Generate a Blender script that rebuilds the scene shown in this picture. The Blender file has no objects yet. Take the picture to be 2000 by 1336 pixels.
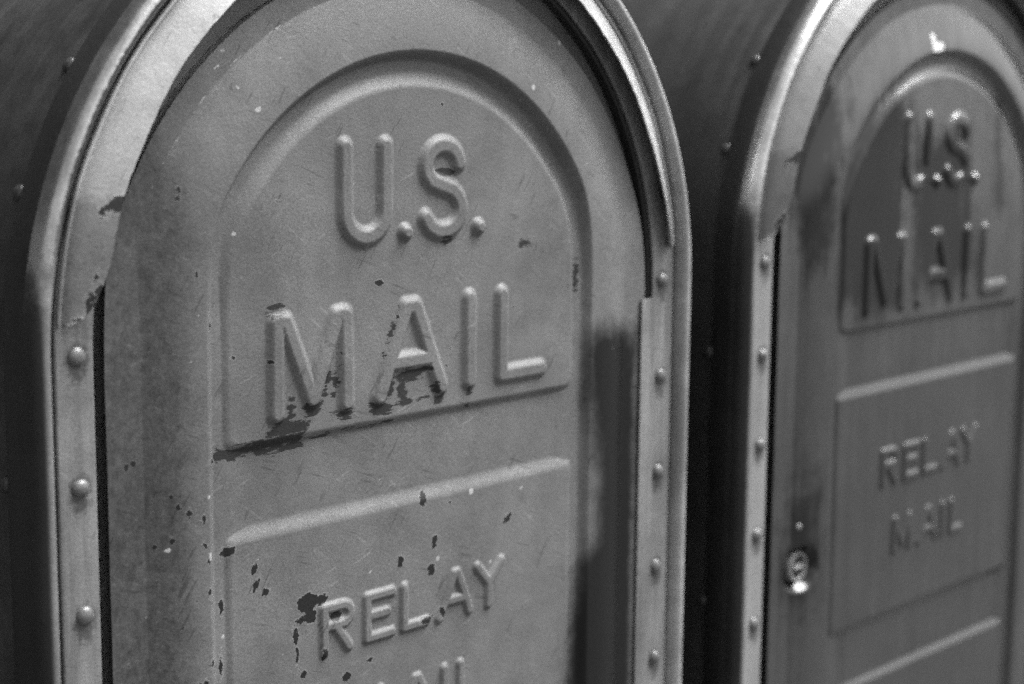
import bpy, math, random
import numpy as np
from mathutils import Matrix, Vector

S = bpy.context.scene
COL = S.collection
ZC = 1.18                      # camera height above the pavement (m)

# ------------------------------------------------------------------ camera
f_px = 3503.87
A = np.array([[0.68708613, -0.10706238, 0.71864477],
              [-0.72652723, -0.11269417, 0.67783347],
              [0.00841662, -0.98784496, -0.15521433]])
cam_d = bpy.data.cameras.new('camera')
cam_d.sensor_width = 36.0
cam_d.lens = f_px / 2000 * 36
cam_d.clip_start, cam_d.clip_end = 0.02, 500
cam = bpy.data.objects.new('camera', cam_d)
COL.objects.link(cam)
M4 = Matrix.Identity(4)
for r in range(3):
    M4[r][0], M4[r][1], M4[r][2] = A[r, 0], -A[r, 1], -A[r, 2]
M4.translation = (-0.7810, -0.8214, ZC)
cam.matrix_world = M4
cam_d.dof.use_dof = True
cam_d.dof.focus_distance = 1.085
cam_d.dof.aperture_fstop = 4.6
S.camera = cam

# ------------------------------------------------------------------ light
SUN_EL, SUN_AZ = 63.0, 60.0    # azimuth: degrees to the right of straight in front of the doors
W = bpy.data.worlds.new('World'); S.world = W; W.use_nodes = True
wn = W.node_tree; wn.nodes.clear()
sky = wn.nodes.new('ShaderNodeTexSky'); sky.sky_type = 'NISHITA'; sky.sun_disc = False
sky.sun_elevation = math.radians(SUN_EL); sky.sun_rotation = math.radians(180 - SUN_AZ)
sky.air_density = 1.0; sky.dust_density = 4.0; sky.ozone_density = 1.0
bw = wn.nodes.new('ShaderNodeRGBToBW')
bg = wn.nodes.new('ShaderNodeBackground'); bg.inputs['Strength'].default_value = 0.05
wo = wn.nodes.new('ShaderNodeOutputWorld')
wn.links.new(sky.outputs[0], bw.inputs[0]); wn.links.new(bw.outputs[0], bg.inputs[0]); wn.links.new(bg.outputs[0], wo.inputs[0])
sd_ = bpy.data.lights.new('sun', 'SUN'); sd_.energy = 1.5; sd_.angle = math.radians(50); sd_.color = (1, 1, 1)
sun = bpy.data.objects.new('sun', sd_); COL.objects.link(sun)
el, az = math.radians(SUN_EL), math.radians(SUN_AZ)
to_sun = Vector((math.sin(az) * math.cos(el), -math.cos(az) * math.cos(el), math.sin(el)))
sun.rotation_euler = to_sun.to_track_quat('Z', 'Y').to_euler()
sun.location = (0, 0, 6)
S.view_settings.view_transform = 'Standard'; S.view_settings.look = 'None'
S.view_settings.gamma = 1.0; S.view_settings.use_curve_mapping = False
S.view_settings.exposure = 2.55
S.cycles.use_denoising = False
S.cycles.use_adaptive_sampling = True; S.cycles.adaptive_threshold = 0.3; S.cycles.adaptive_min_samples = 16
S.cycles.max_bounces = 6

# ------------------------------------------------------------------ node helper
class N:
    def __init__(self, name):
        self.m = bpy.data.materials.new(name); self.m.use_nodes = True
        self.t = self.m.node_tree; self.t.nodes.clear()
    def new(self, typ, **kw):
        n = self.t.nodes.new(typ)
        for k, v in kw.items(): setattr(n, k, v)
        return n
    def put(self, sock, v):
        if isinstance(v, bpy.types.NodeSocket): self.t.links.new(v, sock)
        elif v is not None: sock.default_value = v
    def math(self, op, a, b=None, c=None, clamp=False):
        n = self.new('ShaderNodeMath', operation=op, use_clamp=clamp)
        self.put(n.inputs[0], a); self.put(n.inputs[1], b)
        if c is not None: self.put(n.inputs[2], c)
        return n.outputs[0]
    def coords(self, scale=(1, 1, 1), loc=(0, 0, 0), rot=(0, 0, 0)):
        c = self.new('ShaderNodeTexCoord')
        m = self.new('ShaderNodeMapping')
        m.inputs['Scale'].default_value = scale; m.inputs['Location'].default_value = loc
        m.inputs['Rotation'].default_value = rot
        self.t.links.new(c.outputs['Object'], m.inputs[0]); return m.outputs[0]
    def noise(self, vec, scale, detail=3, rough=0.55, dist=0.0):
        n = self.new('ShaderNodeTexNoise')
        self.put(n.inputs['Vector'], vec); n.inputs['Scale'].default_value = scale
        n.inputs['Detail'].default_value = detail; n.inputs['Roughness'].default_value = rough
        n.inputs['Distortion'].default_value = dist
        return n.outputs['Fac']
    def voro(self, vec, scale, feature='DISTANCE_TO_EDGE'):
        n = self.new('ShaderNodeTexVoronoi', feature=feature)
        self.put(n.inputs['Vector'], vec); n.inputs['Scale'].default_value = scale
        return n.outputs['Distance']
    def ramp(self, v, a, b, x=0.0, y=1.0):
        n = self.new('ShaderNodeMapRange', interpolation_type='SMOOTHSTEP')
        self.put(n.inputs[0], v)
        for i, q in enumerate((a, b, x, y)): n.inputs[i + 1].default_value = q
        return n.outputs[0]
    def lin(self, v, a, b, x=0.0, y=1.0):
        n = self.new('ShaderNodeMapRange'); self.put(n.inputs[0], v)
        for i, q in enumerate((a, b, x, y)): n.inputs[i + 1].default_value = q
        return n.outputs[0]
    def attr(self, name):
        return self.new('ShaderNodeAttribute', attribute_name=name).outputs['Fac']
    def mix(self, f, a, b):
        n = self.new('ShaderNodeMix'); self.put(n.inputs[0], f); self.put(n.inputs[2], a); self.put(n.inputs[3], b)
        return n.outputs[0]
    def done(self, col, rough, bump=None, bstr=0.2, bdist=0.001, spec=0.5, metal=0.0, coat=0.0, coat_r=0.2):
        p = self.new('ShaderNodeBsdfPrincipled'); o = self.new('ShaderNodeOutputMaterial')
        if isinstance(col, float):
            p.inputs['Base Color'].default_value = (col, col, col, 1)
        else:
            self.put(p.inputs['Base Color'], col)
        self.put(p.inputs['Roughness'], rough); self.put(p.inputs['Metallic'], metal)
        p.inputs['Specular IOR Level'].default_value = spec
        p.inputs['Coat Weight'].default_value = coat; p.inputs['Coat Roughness'].default_value = coat_r
        if bump is not None:
            b = self.new('ShaderNodeBump'); b.inputs['Strength'].default_value = bstr
            b.inputs['Distance'].default_value = bdist
            self.put(b.inputs['Height'], bump); self.t.links.new(b.outputs[0], p.inputs['Normal'])
        self.t.links.new(p.outputs[0], o.inputs[0]); return self.m

def speckle(n, amp):
    v = n.coords()
    a = n.noise(v, 1050, 1.5, 0.6)
    return n.lin(a, 0.25, 0.75, 1 - amp, 1 + amp)

def paint(name, base, rough, mott=0.10, grain=0.16, streak=0.0, dirt=0.0, scratch=0.4, wear=False, flake=False,
          coat=0.0, spec=0.5, streak_rough=0.0, seed=0.0, old=0.03, bare=None, patch_amp=(3, 3), patch_soft=2.0, patch_rough=0.3, cracks=0.0, metal=0.0, split=False, tone=False, sky_sheen=False, ring=0.0, rivets=False, bump=0.2):
    n = N(name)
    v = n.coords(loc=(seed, seed * 1.7, 0))
    big = n.noise(v, 9, 6, 0.6)
    med = n.noise(v, 60, 5, 0.65)
    col = n.math('MULTIPLY', base, n.lin(big, 0.3, 0.7, 1 - mott, 1 + mott))
    col = n.math('MULTIPLY', col, n.lin(med, 0.3, 0.7, 1 - mott * .6, 1 + mott * .6))
    r = n.math('ADD', rough, n.lin(med, 0.3, 0.7, -0.06, 0.06))
    if ring:        # brushed round the curve of the shell
        rg = n.noise(n.coords(scale=(.08, 1, .08), loc=(seed, 0, 0)), 55, 5, .65); rm = n.noise(v, 5, 3, .5)
        rv = n.math('MULTIPLY', n.lin(rg, .35, .68, -ring * .4, ring), n.ramp(rm, .4, .62))
        col = n.math('MULTIPLY', col, n.math('ADD', 1.0, rv)); r = n.math('ADD', r, n.lin(rg, .3, .7, -.08, .1))
    if sky_sheen:        # lighter top, darker foot: sky reflection painted into the colour
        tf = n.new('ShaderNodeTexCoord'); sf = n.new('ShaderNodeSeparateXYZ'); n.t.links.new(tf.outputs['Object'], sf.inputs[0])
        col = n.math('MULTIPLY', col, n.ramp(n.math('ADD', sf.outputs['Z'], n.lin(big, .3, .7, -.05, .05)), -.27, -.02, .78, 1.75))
    if streak:
        sv = n.coords(scale=(1, 1, 0.05), loc=(seed, 0, 0))
        st = n.noise(sv, 110, 5, 0.7)
        col = n.math('MULTIPLY', col, n.lin(st, 0.3, 0.7, 1 - streak, 1 + streak))
        if streak_rough:
            sv2 = n.coords(scale=(1, 1, 0.05), loc=(seed + 3, 0, 0))
            r = n.math('ADD', r, n.lin(n.noise(sv2, 35, 3), 0.35, 0.65, -streak_rough, streak_rough))
    if dirt:
        d1 = n.noise(n.coords(loc=(seed + 5, 0, 0)), 170, 7, 0.75)
        d2 = n.noise(v, 14, 4, 0.6)
        amt = n.math('MULTIPLY', n.ramp(d2, 0.36, 0.66), dirt)
        if wear: amt = n.math('ADD', amt, n.math('MULTIPLY', n.attr('grime_shade'), 0.98), clamp=True)
        d3 = n.noise(n.coords(scale=(1, 1, .45), loc=(seed + 9, 0, 0)), 300, 6, 0.75)
        dd = n.math('MULTIPLY', n.lin(d1, 0.36, 0.60, 0.74, 1.0), n.lin(d3, .35, .65, .86, 1.06))
        dm = n.math('MULTIPLY', dd, amt)
        col = n.math('MULTIPLY', col, n.lin(dm, 0, 1, 1, 0.25))
    height = n.noise(v, 420, 3, 0.6)
    if cracks:
        wv = n.coords(loc=(seed, 0, 2))
        ns = n.new('ShaderNodeTexNoise'); ns.inputs['Scale'].default_value = 40; ns.inputs['Detail'].default_value = 4
        n.put(ns.inputs['Vector'], wv)
        vm = n.new('ShaderNodeVectorMath', operation='MULTIPLY_ADD')
        n.put(vm.inputs[0], ns.outputs['Color']); vm.inputs[1].default_value = (0.06,) * 3; n.put(vm.inputs[2], wv)
        e = n.voro(vm.outputs[0], 26)
        crack = n.math('MULTIPLY', n.ramp(e, 0.014, 0.004), n.ramp(n.noise(v, 30, 3), 0.56, 0.66))
        col = n.math('MULTIPLY', col, n.lin(crack, 0, 1, 1, 1 - cracks))
    if scratch:
        # hairline scratches in several directions
        for k, (rot, thr) in enumerate(((0.6, .66), (-0.9, .67), (1.9, .665), (1.25, .68))):
            hv = n.coords(scale=(1, 1, 12), rot=(0, rot, 0), loc=(seed + k, 0, k)); hv.node.vector_type = 'TEXTURE'
            h = n.noise(hv, 420, 1, 0.4)
            hm = n.math('MULTIPLY', n.ramp(h, thr, thr + .03), n.ramp(n.noise(n.coords(loc=(k * 7 + seed, 0, 0)), 34, 3), .5, .62))
            col = n.math('MULTIPLY', col, n.lin(hm, 0, 1, 1, 1 + (-1, .8, -.9, 1)[k] * scratch))
    if bare:  # dark patches with ragged edges
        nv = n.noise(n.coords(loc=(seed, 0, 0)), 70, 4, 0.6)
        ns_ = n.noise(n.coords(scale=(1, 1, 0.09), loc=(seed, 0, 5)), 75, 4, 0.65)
        b = n.math('ADD', n.attr(bare), n.lin(nv, .3, .7, -patch_amp[0], patch_amp[0]))
        b = n.math('ADD', b, n.lin(ns_, .3, .7, -patch_amp[1], patch_amp[1]))
        bm_ = n.ramp(b, patch_soft, -patch_soft)
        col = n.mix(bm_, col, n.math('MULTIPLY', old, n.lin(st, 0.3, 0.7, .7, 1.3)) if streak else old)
        r = n.mix(bm_, r, patch_rough)
    if wear:
        ed = n.noise(v, 330, 4, 0.6); ed2 = n.noise(n.coords(scale=(.3, 1, 1)), 260, 4, 0.65)
        chip = n.math('ADD', n.attr('chip'), n.lin(ed, 0.3, 0.7, -1.1, 1.1))
        cm = n.ramp(chip, 0.25, -0.25)
        smear = n.math('ADD', n.attr('smear'), n.lin(ed2, 0.3, 0.7, -3.2, 3.2))
        sm = n.ramp(smear, 0.7, -0.7)
        col = n.mix(n.math('MULTIPLY', sm, 0.88), col, old)
        col = n.mix(n.math('MULTIPLY', cm, 0.96), col, n.math('MULTIPLY', old, .8))
        rim = n.math('MULTIPLY', n.ramp(chip, 1.1, 0.5), n.math('SUBTRACT', 1.0, cm)); col = n.math('MULTIPLY', col, n.lin(rim, 0, 1, 1, 1.28))
        fl = n.ramp(n.math('ADD', n.attr('fleck'), n.lin(ed, 0.3, 0.7, -.5, .5)), 0.3, -0.3)
        col = n.mix(n.math('MULTIPLY', fl, 0.75), col, 0.4)
        height = n.math('SUBTRACT', height, n.math('MULTIPLY', n.math('ADD', cm, sm), 1.2))
        height = n.math('ADD', height, n.math('MULTIPLY', n.ramp(chip, 0.9, 0.25), 0.6))
    if flake:
        ed = n.noise(v, 200, 3, 0.6)
        fl = n.ramp(n.math('ADD', n.attr('flake'), n.lin(ed, 0.3, 0.7, -.8, .8)), 0.5, -0.5)
        col = n.mix(fl, col, 0.8)
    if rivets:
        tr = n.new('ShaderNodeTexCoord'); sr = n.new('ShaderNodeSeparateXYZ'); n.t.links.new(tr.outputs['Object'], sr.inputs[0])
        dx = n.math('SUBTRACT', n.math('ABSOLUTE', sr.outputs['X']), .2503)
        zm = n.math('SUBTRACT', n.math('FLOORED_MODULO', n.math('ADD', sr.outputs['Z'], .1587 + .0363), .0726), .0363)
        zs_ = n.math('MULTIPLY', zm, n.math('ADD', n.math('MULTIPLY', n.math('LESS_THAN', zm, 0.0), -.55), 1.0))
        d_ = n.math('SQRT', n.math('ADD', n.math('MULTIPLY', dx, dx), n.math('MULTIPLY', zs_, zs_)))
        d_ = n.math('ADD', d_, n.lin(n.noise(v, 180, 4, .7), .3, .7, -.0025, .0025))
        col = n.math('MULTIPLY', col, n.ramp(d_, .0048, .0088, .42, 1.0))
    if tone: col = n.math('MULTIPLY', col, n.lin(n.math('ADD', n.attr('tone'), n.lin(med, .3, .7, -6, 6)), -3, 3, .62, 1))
    if tone: col = n.math('MULTIPLY', col, n.lin(n.attr('tone'), -5, 105, .62, 1.0))  # light falloff down the left arc, painted into the colour
    if split:       # polished metal on the left arch, light paint elsewhere; shade and reflections painted in
        tc = n.new('ShaderNodeTexCoord'); sx = n.new('ShaderNodeSeparateXYZ'); n.t.links.new(tc.outputs['Object'], sx.inputs[0])
        zz = n.math('ADD', sx.outputs['Z'], n.lin(med, .3, .7, -.012, .012))
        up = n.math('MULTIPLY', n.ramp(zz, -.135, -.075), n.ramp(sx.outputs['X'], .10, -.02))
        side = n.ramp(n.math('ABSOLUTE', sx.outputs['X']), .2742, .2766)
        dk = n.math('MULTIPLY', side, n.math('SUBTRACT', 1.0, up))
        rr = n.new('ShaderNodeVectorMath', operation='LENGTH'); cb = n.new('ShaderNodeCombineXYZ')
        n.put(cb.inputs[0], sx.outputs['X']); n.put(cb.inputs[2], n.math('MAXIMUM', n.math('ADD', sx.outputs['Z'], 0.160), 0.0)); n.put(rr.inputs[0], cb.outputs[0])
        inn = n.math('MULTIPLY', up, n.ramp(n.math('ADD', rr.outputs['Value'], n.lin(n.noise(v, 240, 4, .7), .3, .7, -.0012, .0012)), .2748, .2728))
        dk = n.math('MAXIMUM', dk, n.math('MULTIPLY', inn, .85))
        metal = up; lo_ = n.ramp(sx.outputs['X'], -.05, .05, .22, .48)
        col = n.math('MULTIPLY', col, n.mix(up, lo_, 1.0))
        col = n.math('MULTIPLY', col, n.lin(dk, 0, 1, 1, .16))  # shaded outer side and dark inner reflection painted into the rim colour
        r = n.math('ADD', r, n.lin(up, 0, 1, .14, 0))
    col = n.math('MULTIPLY', col, speckle(n, grain))
    return n.done(col, r, height, bump, 0.0012, spec=spec, coat=coat, coat_r=.13, metal=metal)

M = {}
M['door1'] = paint('weathered_door_paint', 0.138, 0.50, spec=.35, mott=0.15, dirt=0.28, scratch=0.36, wear=True, grain=.28, bare='bare', patch_amp=(3, 4), patch_soft=13, old=.007, patch_rough=.2, cracks=.2)
M['door2'] = paint('glossy_door_paint', 0.054, 0.20, mott=0.12, grain=.26, streak=0.22, streak_rough=.06, dirt=0.1, scratch=0.0, flake=True, seed=4.0, bare='dark_patch2', patch_amp=(9, 15), patch_soft=16.0, old=.005, patch_rough=.14, spec=.6, sky_sheen=True, coat=.15, bump=.035)
M['shell1'] = paint('shell_paint', 0.036, 0.30, mott=0.45, grain=.34, scratch=0.2, dirt=.2, seed=2.0, ring=.7, bump=.1)
M['shell2'] = paint('shell_paint_far', 0.042, 0.30, mott=0.2, grain=.34, scratch=0.2, dirt=.2, seed=7.0, ring=.6, bump=.1)
M['frame1'] = paint('frame_paint', 0.024, 0.30, mott=0.2, grain=.34, scratch=0.2, dirt=.3, seed=1.0)
M['frame2'] = paint('frame_paint_far', 0.024, 0.30, mott=0.2, grain=.34, scratch=0.2, dirt=.3, seed=8.0)
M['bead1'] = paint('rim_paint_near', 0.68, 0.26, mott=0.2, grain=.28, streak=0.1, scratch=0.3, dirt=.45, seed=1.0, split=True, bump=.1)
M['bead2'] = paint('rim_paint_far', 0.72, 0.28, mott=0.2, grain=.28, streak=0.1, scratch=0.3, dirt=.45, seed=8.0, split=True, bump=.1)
M['rivet'] = paint('rivet_paint', 0.14, 0.38, mott=0.2, grain=.28, scratch=0.3, dirt=.4, seed=12.0, metal=.15)
M['inner'] = paint('recess_primer', 0.10, 0.6, mott=.2, grain=.28, scratch=0, seed=13.0)
M['strip1'] = paint('edge_strip_paint', 0.17, 0.40, mott=0.14, grain=.28, streak=0.35, scratch=0.3, dirt=.5, seed=3.0, rivets=True)
M['strip2'] = paint('edge_strip_paint_far', 0.22, 0.40, mott=0.1, grain=.28, streak=0.15, scratch=0.0, dirt=.2, seed=9.0, rivets=True)
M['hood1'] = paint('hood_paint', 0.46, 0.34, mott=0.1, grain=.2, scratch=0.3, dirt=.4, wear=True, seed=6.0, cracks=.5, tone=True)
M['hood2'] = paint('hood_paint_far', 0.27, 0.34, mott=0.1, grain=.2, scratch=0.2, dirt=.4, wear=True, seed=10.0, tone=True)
n = N('lock_steel'); M['steel'] = n.done(n.math('MULTIPLY', 0.20, speckle(n, .15)), 0.55, spec=.3)
n = N('lock_core_dark'); M['core'] = n.done(n.math('MULTIPLY', 0.03, speckle(n, .15)), 0.5, spec=.3)
n = N('keyway_steel'); M['dark'] = n.done(n.math('MULTIPLY', 0.30, speckle(n, .2)), 0.5, spec=.4)
n = N('pavement_asphalt')
pv = n.coords()
pc = n.math('MULTIPLY', 0.042, n.lin(n.noise(pv, 1.2, 6, .6), .3, .7, .75, 1.2))
pc = n.math('MULTIPLY', pc, n.lin(n.noise(pv, 120, 4, .7), .3, .7, .8, 1.2))
M['pavement'] = n.done(pc, 0.85, n.noise(pv, 150, 4), 0.4, 0.004)

# ------------------------------------------------------------------ mesh helpers
def link(name, me, mat, parent=None):
    o = bpy.data.objects.new(name, me); COL.objects.link(o)
    if mat is not None:
        me.materials.append(mat)
    o.parent = parent
    return o

def mesh_from(name, verts, faces, smooth=True, sharp=35):
    me = bpy.data.meshes.new(name)
    me.from_pydata([tuple(float(c) for c in v) for v in verts], [], [tuple(int(i) for i in f) for f in faces])
    me.update()
    if smooth:
        me.polygons.foreach_set('use_smooth', np.ones(len(me.polygons), dtype=bool))
        me.set_sharp_from_angle(angle=math.radians(sharp))
    return me

def arch_path(r, cz, zb, na=96, ns=14):
    """left foot -> up -> over -> right foot, offsets of one arch"""
    p = [(-r, zb + (cz - zb) * i / ns) for i in range(ns)]
    p += [(-r * math.cos(math.pi * i / na), cz + r * math.sin(math.pi * i / na)) for i in range(na + 1)]
    p += [(r, cz + (zb - cz) * i / ns) for i in range(1, ns + 1)]
    return p

def sweep(name, prof, cz, zb, na=96, ns=14, close=False):
    """prof: (radius mm, forward h mm)"""
    V, F = [], []
    for r, h in prof:
        V += [(x * .001, -h * .001, z * .001) for x, z in arch_path(r, cz, zb, na, ns)]
    m = na + 1 + 2 * ns
    k = len(prof)
    for i in range(k if close else k - 1):
        j = (i + 1) % k
        for q in range(m - 1):
            F.append((i * m + q, i * m + q + 1, j * m + q + 1, j * m + q))
    return mesh_from(name, V, F)

def box_mesh(name, x0, x1, y0, y1, z0, z1, bev=0.003):
    import bmesh
    bm = bmesh.new(); bmesh.ops.create_cube(bm, size=1)
    for v in bm.verts:
        v.co = ((x0 + x1) / 2 + v.co.x * (x1 - x0), (y0 + y1) / 2 + v.co.y * (y1 - y0), (z0 + z1) / 2 + v.co.z * (z1 - z0))
    bmesh.ops.bevel(bm, geom=bm.edges[:], offset=bev, segments=2, affect='EDGES')
    me = bpy.data.meshes.new(name); bm.to_mesh(me); bm.free(); return me

def lathe(name, prof, seg=28):
    """prof: (radius, height) in mm along local +Z -> mesh; closed at r=0"""
    V, F = [], []
    for r, h in prof:
        for k in range(seg):
            a = 2 * math.pi * k / seg
            V.append((r * math.cos(a) * .001, r * math.sin(a) * .001, h * .001))
    for i in range(len(prof) - 1):
        for k in range(seg):
            F.append((i * seg + k, i * seg + (k + 1) % seg, (i + 1) * seg + (k + 1) % seg, (i + 1) * seg + k))
    return mesh_from(name, V, F)

# ------------------------------------------------------------------ the embossed door as one height field
def smax(a, b, k):
    h = np.clip(0.5 + 0.5 * (a - b) / k, 0, 1)
    return b * (1 - h) + a * h + k * h * (1 - h)
def sstep(a, b, x):
    t = np.clip((x - a) / (b - a), 0, 1); return t * t * (3 - 2 * t)

def seg_d(X, Z, a, b):
    ax, az = a; bx, bz = b
    dx, dz = bx - ax, bz - az; L = dx * dx + dz * dz + 1e-9
    t = np.clip(((X - ax) * dx + (Z - az) * dz) / L, 0, 1)
    return np.hypot(X - ax - t * dx, Z - az - t * dz)

def arcpts(cx, cz, rx, rz, a0, a1, n=14):
    return [(cx + rx * math.cos(math.radians(a0 + (a1 - a0) * i / n)), cz + rz * math.sin(math.radians(a0 + (a1 - a0) * i / n))) for i in range(n + 1)]

BIG, SML = (8.3, 3.4), (5.0, 2.3)        # (half width at the foot, height) of the embossing
LET = [
 ('U', BIG, [[(-59.5, -53)] + arcpts(-43, -92.5, 16.5, 16, 180, 360) + [(-26.5, -53)]]),
 ('period', (7.2, 4.6), [[(-9.5, -107.5), (-9.0, -107.5)]]),
 ('S', BIG, [[(37.5, -65.5)] + arcpts(23, -67, 14.5, 13, 25, 200, 14) + [(13.5, -76.5), (22, -79.5), (32, -82.5)] + arcpts(23.5, -95, 16, 13.8, 50, -160, 18)]),
 ('period', (7.2, 4.6), [[(56, -108), (56.5, -108)]]),
 ('M', BIG, [[(-115, -209.5), (-114.5, -155)], [(-112, -154.5), (-107.5, -155), (-87.5, -204), (-67, -155), (-62.5, -154.5)], [(-60, -155), (-59.5, -209.5)]]),
 ('A', BIG, [[(-32.5, -209.5), (-9, -155), (-1, -155), (22, -209.5)], [(-21, -189.5), (11, -189.5)]]),
 ('I', BIG, [[(48, -154.5), (48, -209)]]),
 ('L', BIG, [[(78.5, -154.5), (78.5, -209), (117, -209)]]),
 ('R', SML, [[(-78.5, -366), (-78.5, -338), (-65, -338)] + arcpts(-64, -344, 7, 6, 80, -90, 8) + [(-77, -350)], [(-69, -351), (-58.5, -366)]]),
 ('E', SML, [[(-22, -338), (-43, -338), (-43, -365), (-22, -365)], [(-42, -350.5), (-26, -350.5)]]),
 ('L', SML, [[(-11, -338), (-11, -365), (9, -365)]]),
 ('A', SML, [[(21, -366), (34.5, -338), (37.5, -338), (49, -366)], [(27, -356), (43, -356)]]),
 ('Y', SML, [[(56.5, -338), (68, -351), (67.5, -366)], [(80, -338), (68, -351)]]),
 ('M', SML, [[(-56, -429), (-55.5, -402)], [(-55, -401.5), (-43.5, -424), (-32, -401.5)], [(-31.5, -402), (-31, -429)]]),
 ('A', SML, [[(-15, -429), (-1, -402), (2, -402), (15, -429)], [(-9, -420), (9.5, -420)]]),
 ('I', SML, [[(26, -402), (26, -429)]]),
 ('L', SML, [[(41, -402), (41, -429), (59, -429)]]),
]

def sd_open(X, Z):          # the opening that the pressed border leaves
    c = np.where(Z > -175.0, np.hypot(X, Z + 175.0), np.abs(X)) - 175.0
    return smax(c, np.abs(X) - 161.5, 16)
def sd_outer(X, Z):         # outer outline of the door
    c = np.where(Z > -178, np.hypot(X, Z + 178), np.abs(X)) - 237.0
    return smax(c, np.abs(X) - 233.2, 10)

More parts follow.
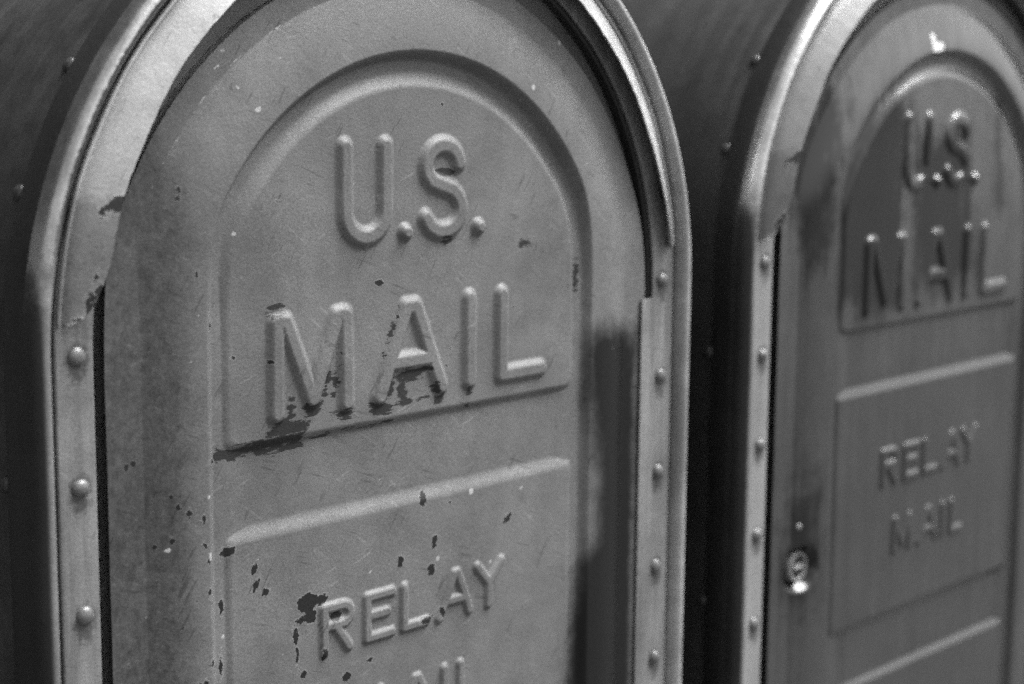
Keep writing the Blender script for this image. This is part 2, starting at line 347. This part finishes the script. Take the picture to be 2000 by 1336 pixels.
ZBOT = -900.0
def build_door():
    xs = np.arange(-236, 236.01, 1.0)
    zs = np.concatenate([np.arange(ZBOT, -640, 20.0), np.arange(-640, 62.01, 1.0)])
    X0, Z0 = np.meshgrid(xs, zs)
    so = sd_outer(X0, Z0)
    e = 0.05
    gx = (sd_outer(X0 + e, Z0) - sd_outer(X0 - e, Z0)) / (2 * e); gz = (sd_outer(X0, Z0 + e) - sd_outer(X0, Z0 - e)) / (2 * e)
    snap = (so > -0.35) & (so <= 0.75)
    X = np.where(snap, X0 - gx * so, X0); Z = np.where(snap, Z0 - gz * so, Z0)
    keep = so <= 0.75

    def letters(X, Z):
        out = np.zeros_like(X); owner = np.full(X.shape, -1)
        for i, (nm, (w, H), strokes) in enumerate(LET):
            d = np.full(X.shape, 99.0)
            allp = [p for s in strokes for p in s]
            x0 = min(p[0] for p in allp) - w - 1; x1 = max(p[0] for p in allp) + w + 1
            z0 = min(p[1] for p in allp) - w - 1; z1 = max(p[1] for p in allp) + w + 1
            m = (X > x0) & (X < x1) & (Z > z0) & (Z < z1)
            Xm, Zm = X[m], Z[m]; dm = np.full(Xm.shape, 99.0)
            for s in strokes:
                for a, b in zip(s[:-1], s[1:]): dm = np.minimum(dm, seg_d(Xm, Zm, a, b))
            d[m] = dm
            t = d / w
            h = H * (1 - sstep(0.30, 1.0, t))
            out = np.maximum(out, h); owner[(d < w * 0.97) & (h > 0)] = i
        return out, owner

    def height(X, Z):
        op = sd_open(X, Z)
        base = -3.6 - 1.4 * sstep(-130, -60, Z)
        # raised panels: arch, relay panel, lower panel
        q = op + 3.5 + 4.5 * sstep(-140, -60, Z)                                            # panel rim lies inside the opening
        pa = smax(q, (-230.0 - Z) * 1.5, 9)
        pb = smax(q, (np.abs(Z + 382.7) - 108.0) * 1.0, 4)
        pc = smax(q, (Z + 534.5) * 1.2, 9)
        prof = lambda d: base - base * (1 - sstep(-10.0, 1.0, d))
        floor = base + 2.2 * sstep(-90, -165, Z) * sstep(132, 158, np.abs(X))    # the channel is shallow along the sides
        panel = np.maximum(np.maximum(np.maximum(prof(pa), prof(pb)), prof(pc)), floor)
        # border: pressed hollow slope at the opening, a crown, then a long fall to a flat lip
        so = sd_outer(X, Z)                                     # negative inside
        u = np.clip(-so, 0, 80)                                 # distance from the outer edge
        crown = 4.2
        s = np.clip((60 - u) / 54.0, 0, 1)
        fall = crown - 13.4 * s ** 2.15
        lip = -8.8 + 0 * u
        k = sstep(4.0, 11.0, u); border = lip * (1 - k) + np.maximum(lip, fall) * k
        border = border - 1.5 * sstep(1.6, 0, u)
        bo = sstep(-1.5, 6.5, op)
        h = np.where(op > -2.0, np.maximum(floor + (border - floor) * bo, panel), panel)
        # gentle dents of old sheet steel
        h = h + 0.35 * np.sin(X / 47 + 1.3) * np.sin(Z / 61 + .4) + 0.22 * np.sin(X / 19 + Z / 33) * np.sin(Z / 27 - X / 41)
        h = h - 8.0 * (1 - sstep(12.0, 21.5, np.hypot(X + 197, Z + 416)))     # dish pressed round the lock
        return h, (pa, pb, pc)

    H, (pa, pb, pc) = height(X, Z)
    hl, owner = letters(X, Z)
    Ht = H + hl
    # analytic-ish normals
    e = 0.25
    def full(X, Z): return height(X, Z)[0] + letters(X, Z)[0]
    hx = (full(X + e, Z) - full(X - e, Z)) / (2 * e); hz = (full(X, Z + e) - full(X, Z - e)) / (2 * e)
    nx, ny, nz = -hx, -np.ones_like(hx), -hz        # surface y = -h(x,z), outward is -y
    # surface points (x,-h,z): normal pointing to -y : (-hx... ) with y=-h -> n = (-hx, -1, -hz)
    L = np.sqrt(nx ** 2 + 1 + nz ** 2); nrm = np.stack([nx / L, ny / L, nz / L], -1)

    # wear as signed distances (mm)
    def ell(cx, cz, rx, rz, rot=0):
        c, s = math.cos(rot), math.sin(rot); dx, dz = X - cx, Z - cz
        a, b = (dx * c + dz * s) / rx, (-dx * s + dz * c) / rz
        return (np.hypot(a, b) - 1) * min(rx, rz)
    rnd = random.Random(5)
    chips = [(7, -283, 3.0, 4.4, -.2), (87, -310, 2.4, 4.6, -.9), (17, -313, 2.3, 4.4, 0), (-14, -320.5, 2.4, 4.4, 0),
             (14, -331, 3.2, 3.8, 0), (-91, -331, 8.2, 6.0, 0), (-80, -331.5, 4.6, 3.2, .3), (-89, -340, 4.8, 5, 0), (-97, -341, 3.4, 2, 0),
             (-69, -344, 4.6, 3.0, 0), (-151, -287, 5, 2.8, .2), (-132, -301, 2.0, 3.2, -.5), (-131, -312, 1.8, 4.2, -.5), (-124, -317, 2.6, 2, 0),
             (-101, -350, 1.9, 6, .1), (-100, -363, 1.0, 6, 0), (-95, -376, 2.6, 2.6, 0), (-78.5, -367, 2.2, 4, 0), (-31, -138, 3.2, 2.0, -.3),
             (-156, -320, 1.4, 5, 0), (-157, -356, 1.2, 6, 0), (-157, -395, 1.8, 8, 0), (9, -364, 6, 2.2, 0), (23, -362, 2, 4, .4),
             (-120, -178, 2.0, 1.4, 0), (-146, -172, 1.4, 1.1, 0), (-60, -386, 3.5, 3, 0), (-40, -380, 2.0, 1.6, 0), (-84, -388, 4, 3, 0),
             (-182, -258, 1.4, 3, -.2), (-172, -262, 1.3, 2.2, 0), (-193, -272, 1.2, 1.8, .3), (-168, -288, 1.5, 2.8, 0), (-166, -350, 1.8, 2.6, 0),
             (-172, -362, 1.6, 2.4, 0), (-186, -376, 1.8, 2.6, 0)]
    for _ in range(38):
        k_ = rnd.random() ** 3
        chips.append((rnd.uniform(-222, -160), rnd.uniform(-440, 20), .4 + 1.1 * k_, .5 + 1.7 * k_ * rnd.uniform(.6, 1.4), rnd.uniform(-1, 1)))
    for _ in range(14):
        chips.append((rnd.uniform(-145, 145), rnd.uniform(-440, -10), rnd.uniform(.4, .9), rnd.uniform(.4, .9), 0))
    flecks = [(-127, -29, 2.6, 1.6, .3), (-143, -100, 1.3, 1.2, 0), (51, -285, 2.2, 2.0, 0), (105, -18, 1.8, 2.2, 0), (-196, -277, 2.0, 1.2, 0),
              (-167, -286, 1.4, 2.6, 0), (-155, -338, 1.4, 1.4, 0), (-138, -17, 1.2, .7, -.6), (20, -325, 1.6, 1.6, 0), (70, -337, 1.2, 1, 0),
              (-40, -322, 1.4, 1, 0), (140, 12, 1.5, 2, 0), (100, -291, 1.8, .8, .4), (-168, -250, 1.3, .9, 0), (-150, -5, 1.8, .8, .5), (-146, 4, 1.2, .7, 0)]
    for _ in range(16):
        flecks.append((rnd.uniform(-225, 200), rnd.uniform(-430, 30), rnd.uniform(.3, .8), rnd.uniform(.3, .7), 0))
    smear_e = [(-112, -147, 8, 3.6, .3), (27, -116, 6, 2.6, .2), (28, -71, 8.5, 4.5, 0), (102, -122, 9, 2.6, 0), (155, -150, 3, 9, 0),
               (-110, -219, 13, 4.8, .05), (-97, -219, 12, 4.2, .1), (-103, -209, 3, 8, 0), (-86, -210, 8, 4.2, 0), (-76, -199, 2.2, 10, -.35), (-60, -216.5, 8, 3.6, 0),
               (-31, -217.5, 10, 4.6, 0), (-22, -206, 3, 8, -.3), (-2, -198.5, 14, 5.0, .06), (-12, -208, 4.5, 7, 0), (17, -209, 3.4, 7, .2), (21, -217.5, 5, 4.0, 0),
               (-13, -216, 8, 2.0, 0), (8, -215, 7, 1.6, 0), (48, -216.5, 3.4, 3.4, 0), (48, -222, 1.4, 4, .2), (-68, -196, 1.6, 9, -.15), (-23, -172, 1.0, 9, -.4)]
    smear_s = [((-157, -229), (-96, -226.5), 4.2), ((-124, -232), (-93, -231.5), 2.4), ((-94, -228), (-20, -227.5), 0.4)]
    big = np.full(X.shape, 50.0)
    chip = big.copy(); fleck = big.copy(); smear = big.copy()
    for c in chips: chip = np.minimum(chip, ell(*c))
    for c in flecks: fleck = np.minimum(fleck, ell(*c))
    ua = -sd_outer(X, Z); ang = np.degrees(np.arctan2(Z + 178, X))
    crease = np.minimum(np.abs(ua - 14.2 + .5 * np.sin(ang * .3)) - 0.35 + .55 * np.abs(np.sin(ang * .37)), np.abs(ua - 16.8 + .8 * np.sin(ang * .21 + 1)) - .2 + .9 * np.abs(np.sin(ang * .29 + .7)))
    crease = np.where((ang > 112) & (ang < 152), crease, 50.0)
    fleck = np.minimum(fleck, crease)
    for c in smear_e: smear = np.minimum(smear, ell(*c))
    for a, b, w in smear_s: smear = np.minimum(smear, seg_d(X, Z, a, b) - w)
    smear = smear + 0.3
    flake = np.minimum(seg_d(X, Z, (-31, 17), (-28, 9)) - 2.6, seg_d(X, Z, (-27, 7.5), (-18, 8.5)) - 3.6)

    # dark patches (box 1: hinge-side border; box 2: round the letters)
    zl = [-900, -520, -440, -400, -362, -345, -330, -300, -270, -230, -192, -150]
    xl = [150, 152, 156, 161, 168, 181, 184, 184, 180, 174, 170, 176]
    bare = np.maximum(np.maximum(np.interp(Z, zl, xl) - 9 - X, (X - 224) * 2.0), Z + 188)  # dark patch on box 1
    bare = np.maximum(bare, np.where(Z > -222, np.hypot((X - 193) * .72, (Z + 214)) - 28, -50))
    poly = lambda pts: np.min([seg_d(X, Z, a, b) for a, b in zip(pts, pts[1:] + pts[:1])], axis=0)
    def inside(pts):
        r = np.zeros(X.shape, bool)
        for (x1, z1), (x2, z2) in zip(pts, pts[1:] + pts[:1]):
            c = ((z1 > Z) != (z2 > Z)); r ^= c & (X < (x2 - x1) * (Z - z1) / (z2 - z1 + 1e-9) + x1)
        return r
    def psd(pts): return np.where(inside(pts), -poly(pts), poly(pts))
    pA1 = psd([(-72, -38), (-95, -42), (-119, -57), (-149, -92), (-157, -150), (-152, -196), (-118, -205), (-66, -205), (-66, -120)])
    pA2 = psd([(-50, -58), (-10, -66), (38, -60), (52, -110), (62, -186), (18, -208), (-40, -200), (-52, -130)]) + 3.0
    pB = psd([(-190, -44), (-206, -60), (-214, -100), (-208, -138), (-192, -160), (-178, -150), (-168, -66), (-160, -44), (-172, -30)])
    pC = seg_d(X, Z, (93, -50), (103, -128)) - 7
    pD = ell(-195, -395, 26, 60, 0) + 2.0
    dark_patch2 = np.minimum.reduce([pA1 - 9, pA2 - 3, pB - 7, pC, pD])
    dark_patch2 = dark_patch2 + 9.0 * np.exp(-((X + 61) / 6.0) ** 2) * (Z < -110) + 8.0 * np.exp(-((X + 3) / 9.0) ** 2) * (Z < -95) * (Z > -170)
    grime_shade = 1.1 * sstep(-150, -212, X) * (0.12 + 0.88 * sstep(40, -130, Z)) + .16 * sstep(40, -150, X)  # left border grime plus painted shade; slight painted falloff across the panel

    # faces
    R, C = X.shape
    idx = np.arange(R * C).reshape(R, C)
    q = np.stack([idx[:-1, :-1], idx[:-1, 1:], idx[1:, 1:], idx[1:, :-1]], -1).reshape(-1, 4)
    kf = keep.ravel()[q].all(1); q = q[kf]
    co = np.stack([X.ravel(), -Ht.ravel(), Z.ravel()], -1) * .001
    own = owner.ravel()[q]; ol = np.where((own >= 0).sum(1) >= 2, own.max(1), -1)
    pan = np.full(len(q), -1)
    for i, p in enumerate((pa, pb, pc)):
        pan[(p.ravel()[q] < 1.2).all(1)] = i
    groups = [('door', (ol < 0) & (pan < 0))] + [('panel', (ol < 0) & (pan == i)) for i in range(3)] + [('raised_letter', ol == i) for i in range(len(LET))]
    nr = nrm.reshape(-1, 3)
    atts = dict(chip=chip.ravel(), smear=smear.ravel(), fleck=fleck.ravel(), flake=flake.ravel(), bare=bare.ravel(), dark_patch2=dark_patch2.ravel(), grime_shade=grime_shade.ravel())
    out = []
    for nm, sel in groups:
        qq = q[sel]
        if len(qq) == 0: out.append((nm, None)); continue
        u, inv = np.unique(qq, return_inverse=True); inv = inv.reshape(-1, 4)
        me = bpy.data.meshes.new(nm)
        me.vertices.add(len(u)); me.vertices.foreach_set('co', co[u].astype(np.float32).ravel())
        me.loops.add(inv.size); me.loops.foreach_set('vertex_index', inv.astype(np.int32).ravel())
        me.polygons.add(len(inv)); me.polygons.foreach_set('loop_start', np.arange(0, inv.size, 4, dtype=np.int32))
        me.polygons.foreach_set('use_smooth', np.ones(len(inv), bool))
        me.update(calc_edges=True)
        for an, av in atts.items():
            at = me.attributes.new(an, 'FLOAT', 'POINT'); at.data.foreach_set('value', av[u].astype(np.float32))
        me.normals_split_custom_set_from_vertices(nr[u].astype(np.float32).tolist())
        out.append((nm, me))
    return out

DOOR = build_door()

# folded edge of the door: runs back from the lip
def door_edge_mesh():
    pts = []
    for i in range(121):
        a = math.pi * (1 - i / 120)
        lo, hi = 150.0, 300.0
        for _ in range(30):
            m = (lo + hi) / 2
            if sd_outer(np.array(m * math.cos(a)), np.array(-178 + m * math.sin(a))) > 0: hi = m
            else: lo = m
        pts.append((lo * math.cos(a), -178 + lo * math.sin(a)))
    pts = [(pts[0][0], ZBOT)] + pts + [(pts[-1][0], ZBOT)]
    V, F = [], []
    for h in (-10.2, -10.8, -11.7):
        V += [(x * .001, -h * .001, z * .001) for x, z in pts]
    m = len(pts)
    for i in range(2):
        for k in range(m - 1): F.append((i * m + k, i * m + k + 1, (i + 1) * m + k + 1, (i + 1) * m + k))
    return mesh_from('door_edge', V, F)
EDGE = door_edge_mesh()

# ------------------------------------------------------------------ the box round the door
CZ = -160.0
def corner(r0, r1, h0, rad, n=8):
    return [(r1 - rad + rad * math.sin(math.pi / 2 * i / n), h0 - rad + rad * math.cos(math.pi / 2 * i / n)) for i in range(n + 1)]
FRAME = sweep('front_frame', [(237.6, -12), (237.6, -4.0), (238.6, -3.0), (263, -2.6), (266.0, -2.2), (268, -3), (278.6, -3), (279.6, -4.5), (280.0, -12), (279.9, -24.5), (279.3, -26.0), (277.5, -26.4)], CZ, -1040, na=128)
BEAD = sweep('rim_bead', [(267.6, -2.6), (268.0, 0.0), (268.6, 2.6), (269.5, 4.8), (270.8, 6.6), (272.4, 7.7), (274.0, 8.0), (275.6, 7.5), (277.0, 6.2), (278.2, 4.1), (279.2, 1.4), (279.7, -2.0), (279.85, -6.0), (279.0, -7)], CZ, -1040, na=160)
SHELL = sweep('body_shell', [(277.4, -20), (277.6, -60), (278.0, -200), (277.6, -400), (276.5, -496), (272, -500)], CZ, -1040, na=96)
BACK_IN = None
STRIP = sweep('edge_strip', [(240.2, -2.6), (240.0, -0.6), (240.8, 0.0), (252, 0.25), (263.2, 0.0), (264.0, -0.6), (264.2, -2.6)], CZ, -1030, na=128)

def fill_arch(name, r, y, zb, n=64, flip=False):
    p = arch_path(r, CZ, zb, n, 1)
    V = [(x * .001, y * .001, z * .001) for x, z in p]
    f = list(range(len(V)))
    return mesh_from(name, V, [f if not flip else f[::-1]], smooth=False)

def hood_mesh(seed):
    rnd = random.Random(seed)
    a0, a1 = math.radians(176.5), math.radians(5.0)
    n = 220; V, F = [], []
    jag = [0.0] * (n + 1)
    for k in range(n + 1):
        jag[k] = rnd.uniform(-.25, .25) + .35 * math.sin(k * .23) + .3 * math.sin(k * .071 + 1)
    wob = lambda k: .35 * math.sin(k * .11) + .25 * math.sin(k * .29 + 2)
    P = None
    for k in range(n + 1):
        t = k / n; a = a0 + (a1 - a0) * t
        dl, dr = math.degrees(a0 - a), math.degrees(a - a1)
        ul, ur = max(0.0, min(dl / 11.0, 1)), max(0.0, min(dr / 22.0, 1))
        wl = math.sqrt(max(0, 1 - (1 - ul) ** 2)); wr = 0.30 + .70 * (ur ** .8)
        w = wl * wr
        ro = 258.6 + wob(k) * .5; ri = ro - (17.6 + jag[k]) * w
        lift = (10.2 + .3 * math.sin(k * .05)) * (0.25 + .75 * w)
        prof = [(263.2 + wob(k), 0.35), (262.9 + wob(k), 1.7), (262.0 + wob(k), 2.2), (261.0 + wob(k), 1.7), (260.3 + wob(k), -.4), (ro, 1.6), (ro - .8, 2.9)]
        for q in (0.2, 0.45, 0.7, 0.92):
            prof.append((ro - .8 + (ri - ro + .8) * q, 2.9 + lift * (q ** .92)))
        prof += [(ri, 2.9 + lift * .99), (ri - .35, 2.6 + lift * .97), (ri - .1, 1.9 + lift * .93), (ri + 1.4 * w, 1.2 + lift * .88), (ro - 2, 0.7)]
        P = len(prof)
        for r, h in prof:
            V.append((r * math.cos(a) * .001, -h * .001, (-157 + r * math.sin(a)) * .001))
    for k in range(n):
        for i in range(P - 1):
            F.append((k * P + i, k * P + i + 1, (k + 1) * P + i + 1, (k + 1) * P + i))
    me = mesh_from('hood', V, F, sharp=40)
    # wear, two-tone and painted light falloff on the hood: distances in mm
    co = np.array(V) * 1000; X, Z = co[:, 0], co[:, 2]
    chip = np.full(len(V), 50.0); smear = chip.copy()
    for (cx, cz, rx, rz) in HOODCHIPS:
        chip = np.minimum(chip, (np.hypot((X - cx) / rx, (Z - cz) / rz) - 1) * min(rx, rz))
    for nm, v in (('chip', chip), ('smear', smear), ('fleck', np.full(len(V), 50.0)), ('grime_shade', np.zeros(len(V))), ('tone', np.where(X < 0, Z + 74, 50.0))):
        at = me.attributes.new(nm, 'FLOAT', 'POINT'); at.data.foreach_set('value', v.astype(np.float32))
    return me
HOODCHIPS = [(-228, -77, 5, 4), (-232, -80, 3, 3), (-238, -84, 2, 4), (-247, -131, 2.4, 6), (-252, -140, 4, 2.5), (-243, -122, 1.6, 8)]
HOOD = [hood_mesh(3), hood_mesh(11)]

RIVET = lathe('rivet', [(5.4, -.4), (5.3, .6), (4.9, 1.7), (4.1, 2.8), (2.9, 3.6), (1.5, 4.05), (0.01, 4.2)], 24)
BOLT = lathe('bolt', [(4.6, -1), (4.6, .8), (4.0, 1.8), (2.6, 2.6), (1.2, 2.9), (.01, 3.0)], 18)
# hinge: long barrel with knuckle joints
def hinge_mesh():
    z0, z1 = -172.0, -1000.0
    prof = []; z = z0
    first = True
    while z > z1:
        e = max(z - 76, z1)
        prof += [(4.6, z), (5.0, z - .5), (5.0, e + .5), (4.6, e)]
        z = e - .01
    prof = [(0.01, z0)] + prof + [(0.01, z1)]
    return lathe('hinge_barrel', prof, 20)
HINGE = hinge_mesh()
HLEAF = box_mesh('hinge_leaf', .2265, .2425, -.0004, .0012, -1.0, -.1715, .0004)
LOCK_RING = lathe('lock_ring', [(13.2, -4), (13.0, 1.4), (12.2, 2.6), (10.2, 2.6), (9.6, 1.8), (9.4, -5)], 40)
LOCK_CORE = lathe('lock_core', [(9.3, -3.5), (8.9, -2.6), (7.8, -0.6), (7.0, 0.2), (0.01, 0.4)], 40)
KEYHOLE = box_mesh('keyhole', -.0062, .0062, -.0020, .0020, -.0005, .0026, .0005)
NUB = lathe('latch_stud', [(4.2, -.5), (4.1, 1.0), (3.2, 2.3), (1.6, 3.0), (.01, 3.1)], 20)
LEG = box_mesh('leg', -.025, .025, -.025, .025, -ZC, -1.03, .004)

TO_FRONT = Matrix.Rotation(math.radians(90), 4, 'X')      # local +Z -> world -Y

def place(name, me, mat, parent, mtx):
    o = bpy.data.objects.new(name, me); COL.objects.link(o)
    setmat(o, mat); o.parent = parent; o.matrix_local = mtx; return o
def setmat(o, mat):
    if len(o.data.materials) == 0: o.data.materials.append(None)
    o.material_slots[0].link = 'OBJECT'; o.material_slots[0].material = mat
def part(name, me, mat, parent):
    o = bpy.data.objects.new(name, me); COL.objects.link(o); setmat(o, mat); o.parent = parent; return o

def widen(me, k):
    """a door with a slightly broader border"""
    m2 = me.copy(); n_ = len(m2.vertices)
    c = np.empty(n_ * 3, np.float32); m2.vertices.foreach_get('co', c); c = c.reshape(-1, 3)
    nn = np.empty(len(m2.loops) * 3, np.float32); m2.corner_normals.foreach_get('vector', nn)
    a = np.abs(c[:, 0]); c[:, 0] += np.sign(c[:, 0]) * k * np.clip((a - .172) / .06, 0, 1.2)
    m2.vertices.foreach_set('co', c.ravel()); m2.update()
    m2.normals_split_custom_set(nn.reshape(-1, 3).tolist())
    return m2

def mailbox(sfx, loc, rz, label, wide, hood, studs):
    root = bpy.data.objects.new('mailbox', None); COL.objects.link(root)
    root.location = loc; root.rotation_euler = (0, 0, rz)
    root['label'] = label; root['category'] = 'mailbox'; root['group'] = 'relay mailboxes standing side by side'
    sx = Matrix.Scale(1 + wide, 4, (1, 0, 0))
    frame = part('front_frame', FRAME, M['frame' + sfx], root); frame.matrix_local = sx
    bead = part('rim_bead', BEAD, M['bead' + sfx], root); bead.matrix_local = sx
    shell = part('body_shell', SHELL, M['shell' + sfx], root); shell.matrix_local = sx
    back = part('back_panel', BACK, M['shell' + sfx], root); back.matrix_local = sx
    inner = part('door_recess', INNER, M['inner'], root); inner.matrix_local = sx
    bottom = part('floor_panel', FLOORP, M['shell' + sfx], root); bottom.matrix_local = sx
    strip = part('edge_strip', STRIP, M['strip' + sfx], root); strip.matrix_local = sx
    for sgn in (-1, 1):
        for i in range(12):
            z = -158.7 - 72.6 * i
            rnd = random.Random(i * 2 + sgn + len(sfx) * 50)
            place('rivet', RIVET, M['rivet'], strip, Matrix.Translation((sgn * .2503 + rnd.uniform(-.0007, .0007), -.0001, z * .001 + rnd.uniform(-.0008, .0008))) @ TO_FRONT @ Matrix.Rotation(rnd.uniform(-.12, .12), 4, 'X') @ Matrix.Diagonal((rnd.uniform(.9, 1.06), rnd.uniform(.9, 1.06), rnd.uniform(.8, 1.05), 1)))
    for sgn in (-1, 1):
        for k, a in enumerate((18.4, 34.0, 49.5, 65, 80.5)):
            ar = math.radians(a); c, s = math.cos(ar) * sgn, math.sin(ar)
            rot = Vector((c, 0, s)).to_track_quat('Z', 'Y').to_matrix().to_4x4()
            place('bolt', BOLT, M['shell' + sfx], shell, Matrix.Translation((.2776 * c, .0300, CZ * .001 + .2776 * s)) @ rot)
        for z in (-230, -430, -640):
            rot = Vector((sgn, 0, 0)).to_track_quat('Z', 'Y').to_matrix().to_4x4()
            place('bolt', BOLT, M['shell' + sfx], shell, Matrix.Translation((.2776 * sgn, .0300, z * .001)) @ rot)
    h = part('hood', HOOD[hood], M['hood' + sfx], root); h.matrix_local = sx
    dm = DOOR[0][1] if not wide else widen(DOOR[0][1], .007)
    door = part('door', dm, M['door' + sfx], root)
    edge = part('door_edge', EDGE, M['door' + sfx], door); edge.matrix_local = Matrix.Scale(1 + (.030 if wide else 0), 4, (1, 0, 0))
    for nm, me in DOOR[1:]:
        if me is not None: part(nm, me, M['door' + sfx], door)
    place('hinge_barrel', HINGE, M['frame' + sfx], door, Matrix.Translation((.2335 * (1 + wide), .0045, 0)))
    lf = part('hinge_leaf', HLEAF, M['strip' + sfx], door); lf.matrix_local = Matrix.Translation((.2335 * wide, -.0006, 0))
    lx, lz = -.197, -.416
    place('lock_ring', LOCK_RING, M['steel'], door, Matrix.Translation((lx, .0055, lz)) @ TO_FRONT)
    place('lock_core', LOCK_CORE, M['core'], door, Matrix.Translation((lx, .0055, lz)) @ TO_FRONT)
    place('keyhole', KEYHOLE, M['dark'], door, Matrix.Translation((lx, .0052, lz)) @ TO_FRONT)
    place('latch_stud', NUB, M['steel'], door, Matrix.Translation((lx - .006, .0015, lz + .036)) @ TO_FRONT)
    for x in (-.24, .24):
        for y in (.06, .44):
            place('leg', LEG, M['frame' + sfx], root, Matrix.Translation((x, y, 0)))
    return root

BACK = fill_arch('back_panel', 272.5, 500, -1040)
INNER = fill_arch('door_recess', 238.0, 11.8, -1039)
FLOORP = box_mesh('floor_panel', -.27, .27, .02, .495, -1.040, -1.034, .001)

mailbox('1', (0, 0, ZC), 0.0, 'nearer mailbox in sharp focus, matt scuffed grey paint with dark chips', 0.0, 0, False)
mailbox('2', (0.619, -0.016, ZC + 0.006), 0.0, 'farther blurred mailbox on the right, glossy paint with a round lock', 0.045, 1, True)

# ------------------------------------------------------------------ the ground they stand on
g = 60.0
pm = mesh_from('pavement', [(-g, -g, 0), (g, -g, 0), (g, g, 0), (-g, g, 0)], [(0, 1, 2, 3)], smooth=False)
pav = link('pavement', pm, M['pavement']); pav['kind'] = 'structure'

# ------------------------------------------------------------------ unseen wall added behind the boxes to darken their sides
n = N('shade_wall_surface'); wv = n.coords()
M['shade_wall'] = n.done(n.math('MULTIPLY', 0.045, n.lin(n.noise(wv, 8, 6, .6), .3, .7, .7, 1.3)), 0.85, n.noise(wv, 60, 4), .4, .004)
wl = link('shade_wall', box_mesh('shade_wall', -6, 9, .66, .86, 0, 4.6, .01), M['shade_wall']); wl['kind'] = 'structure'
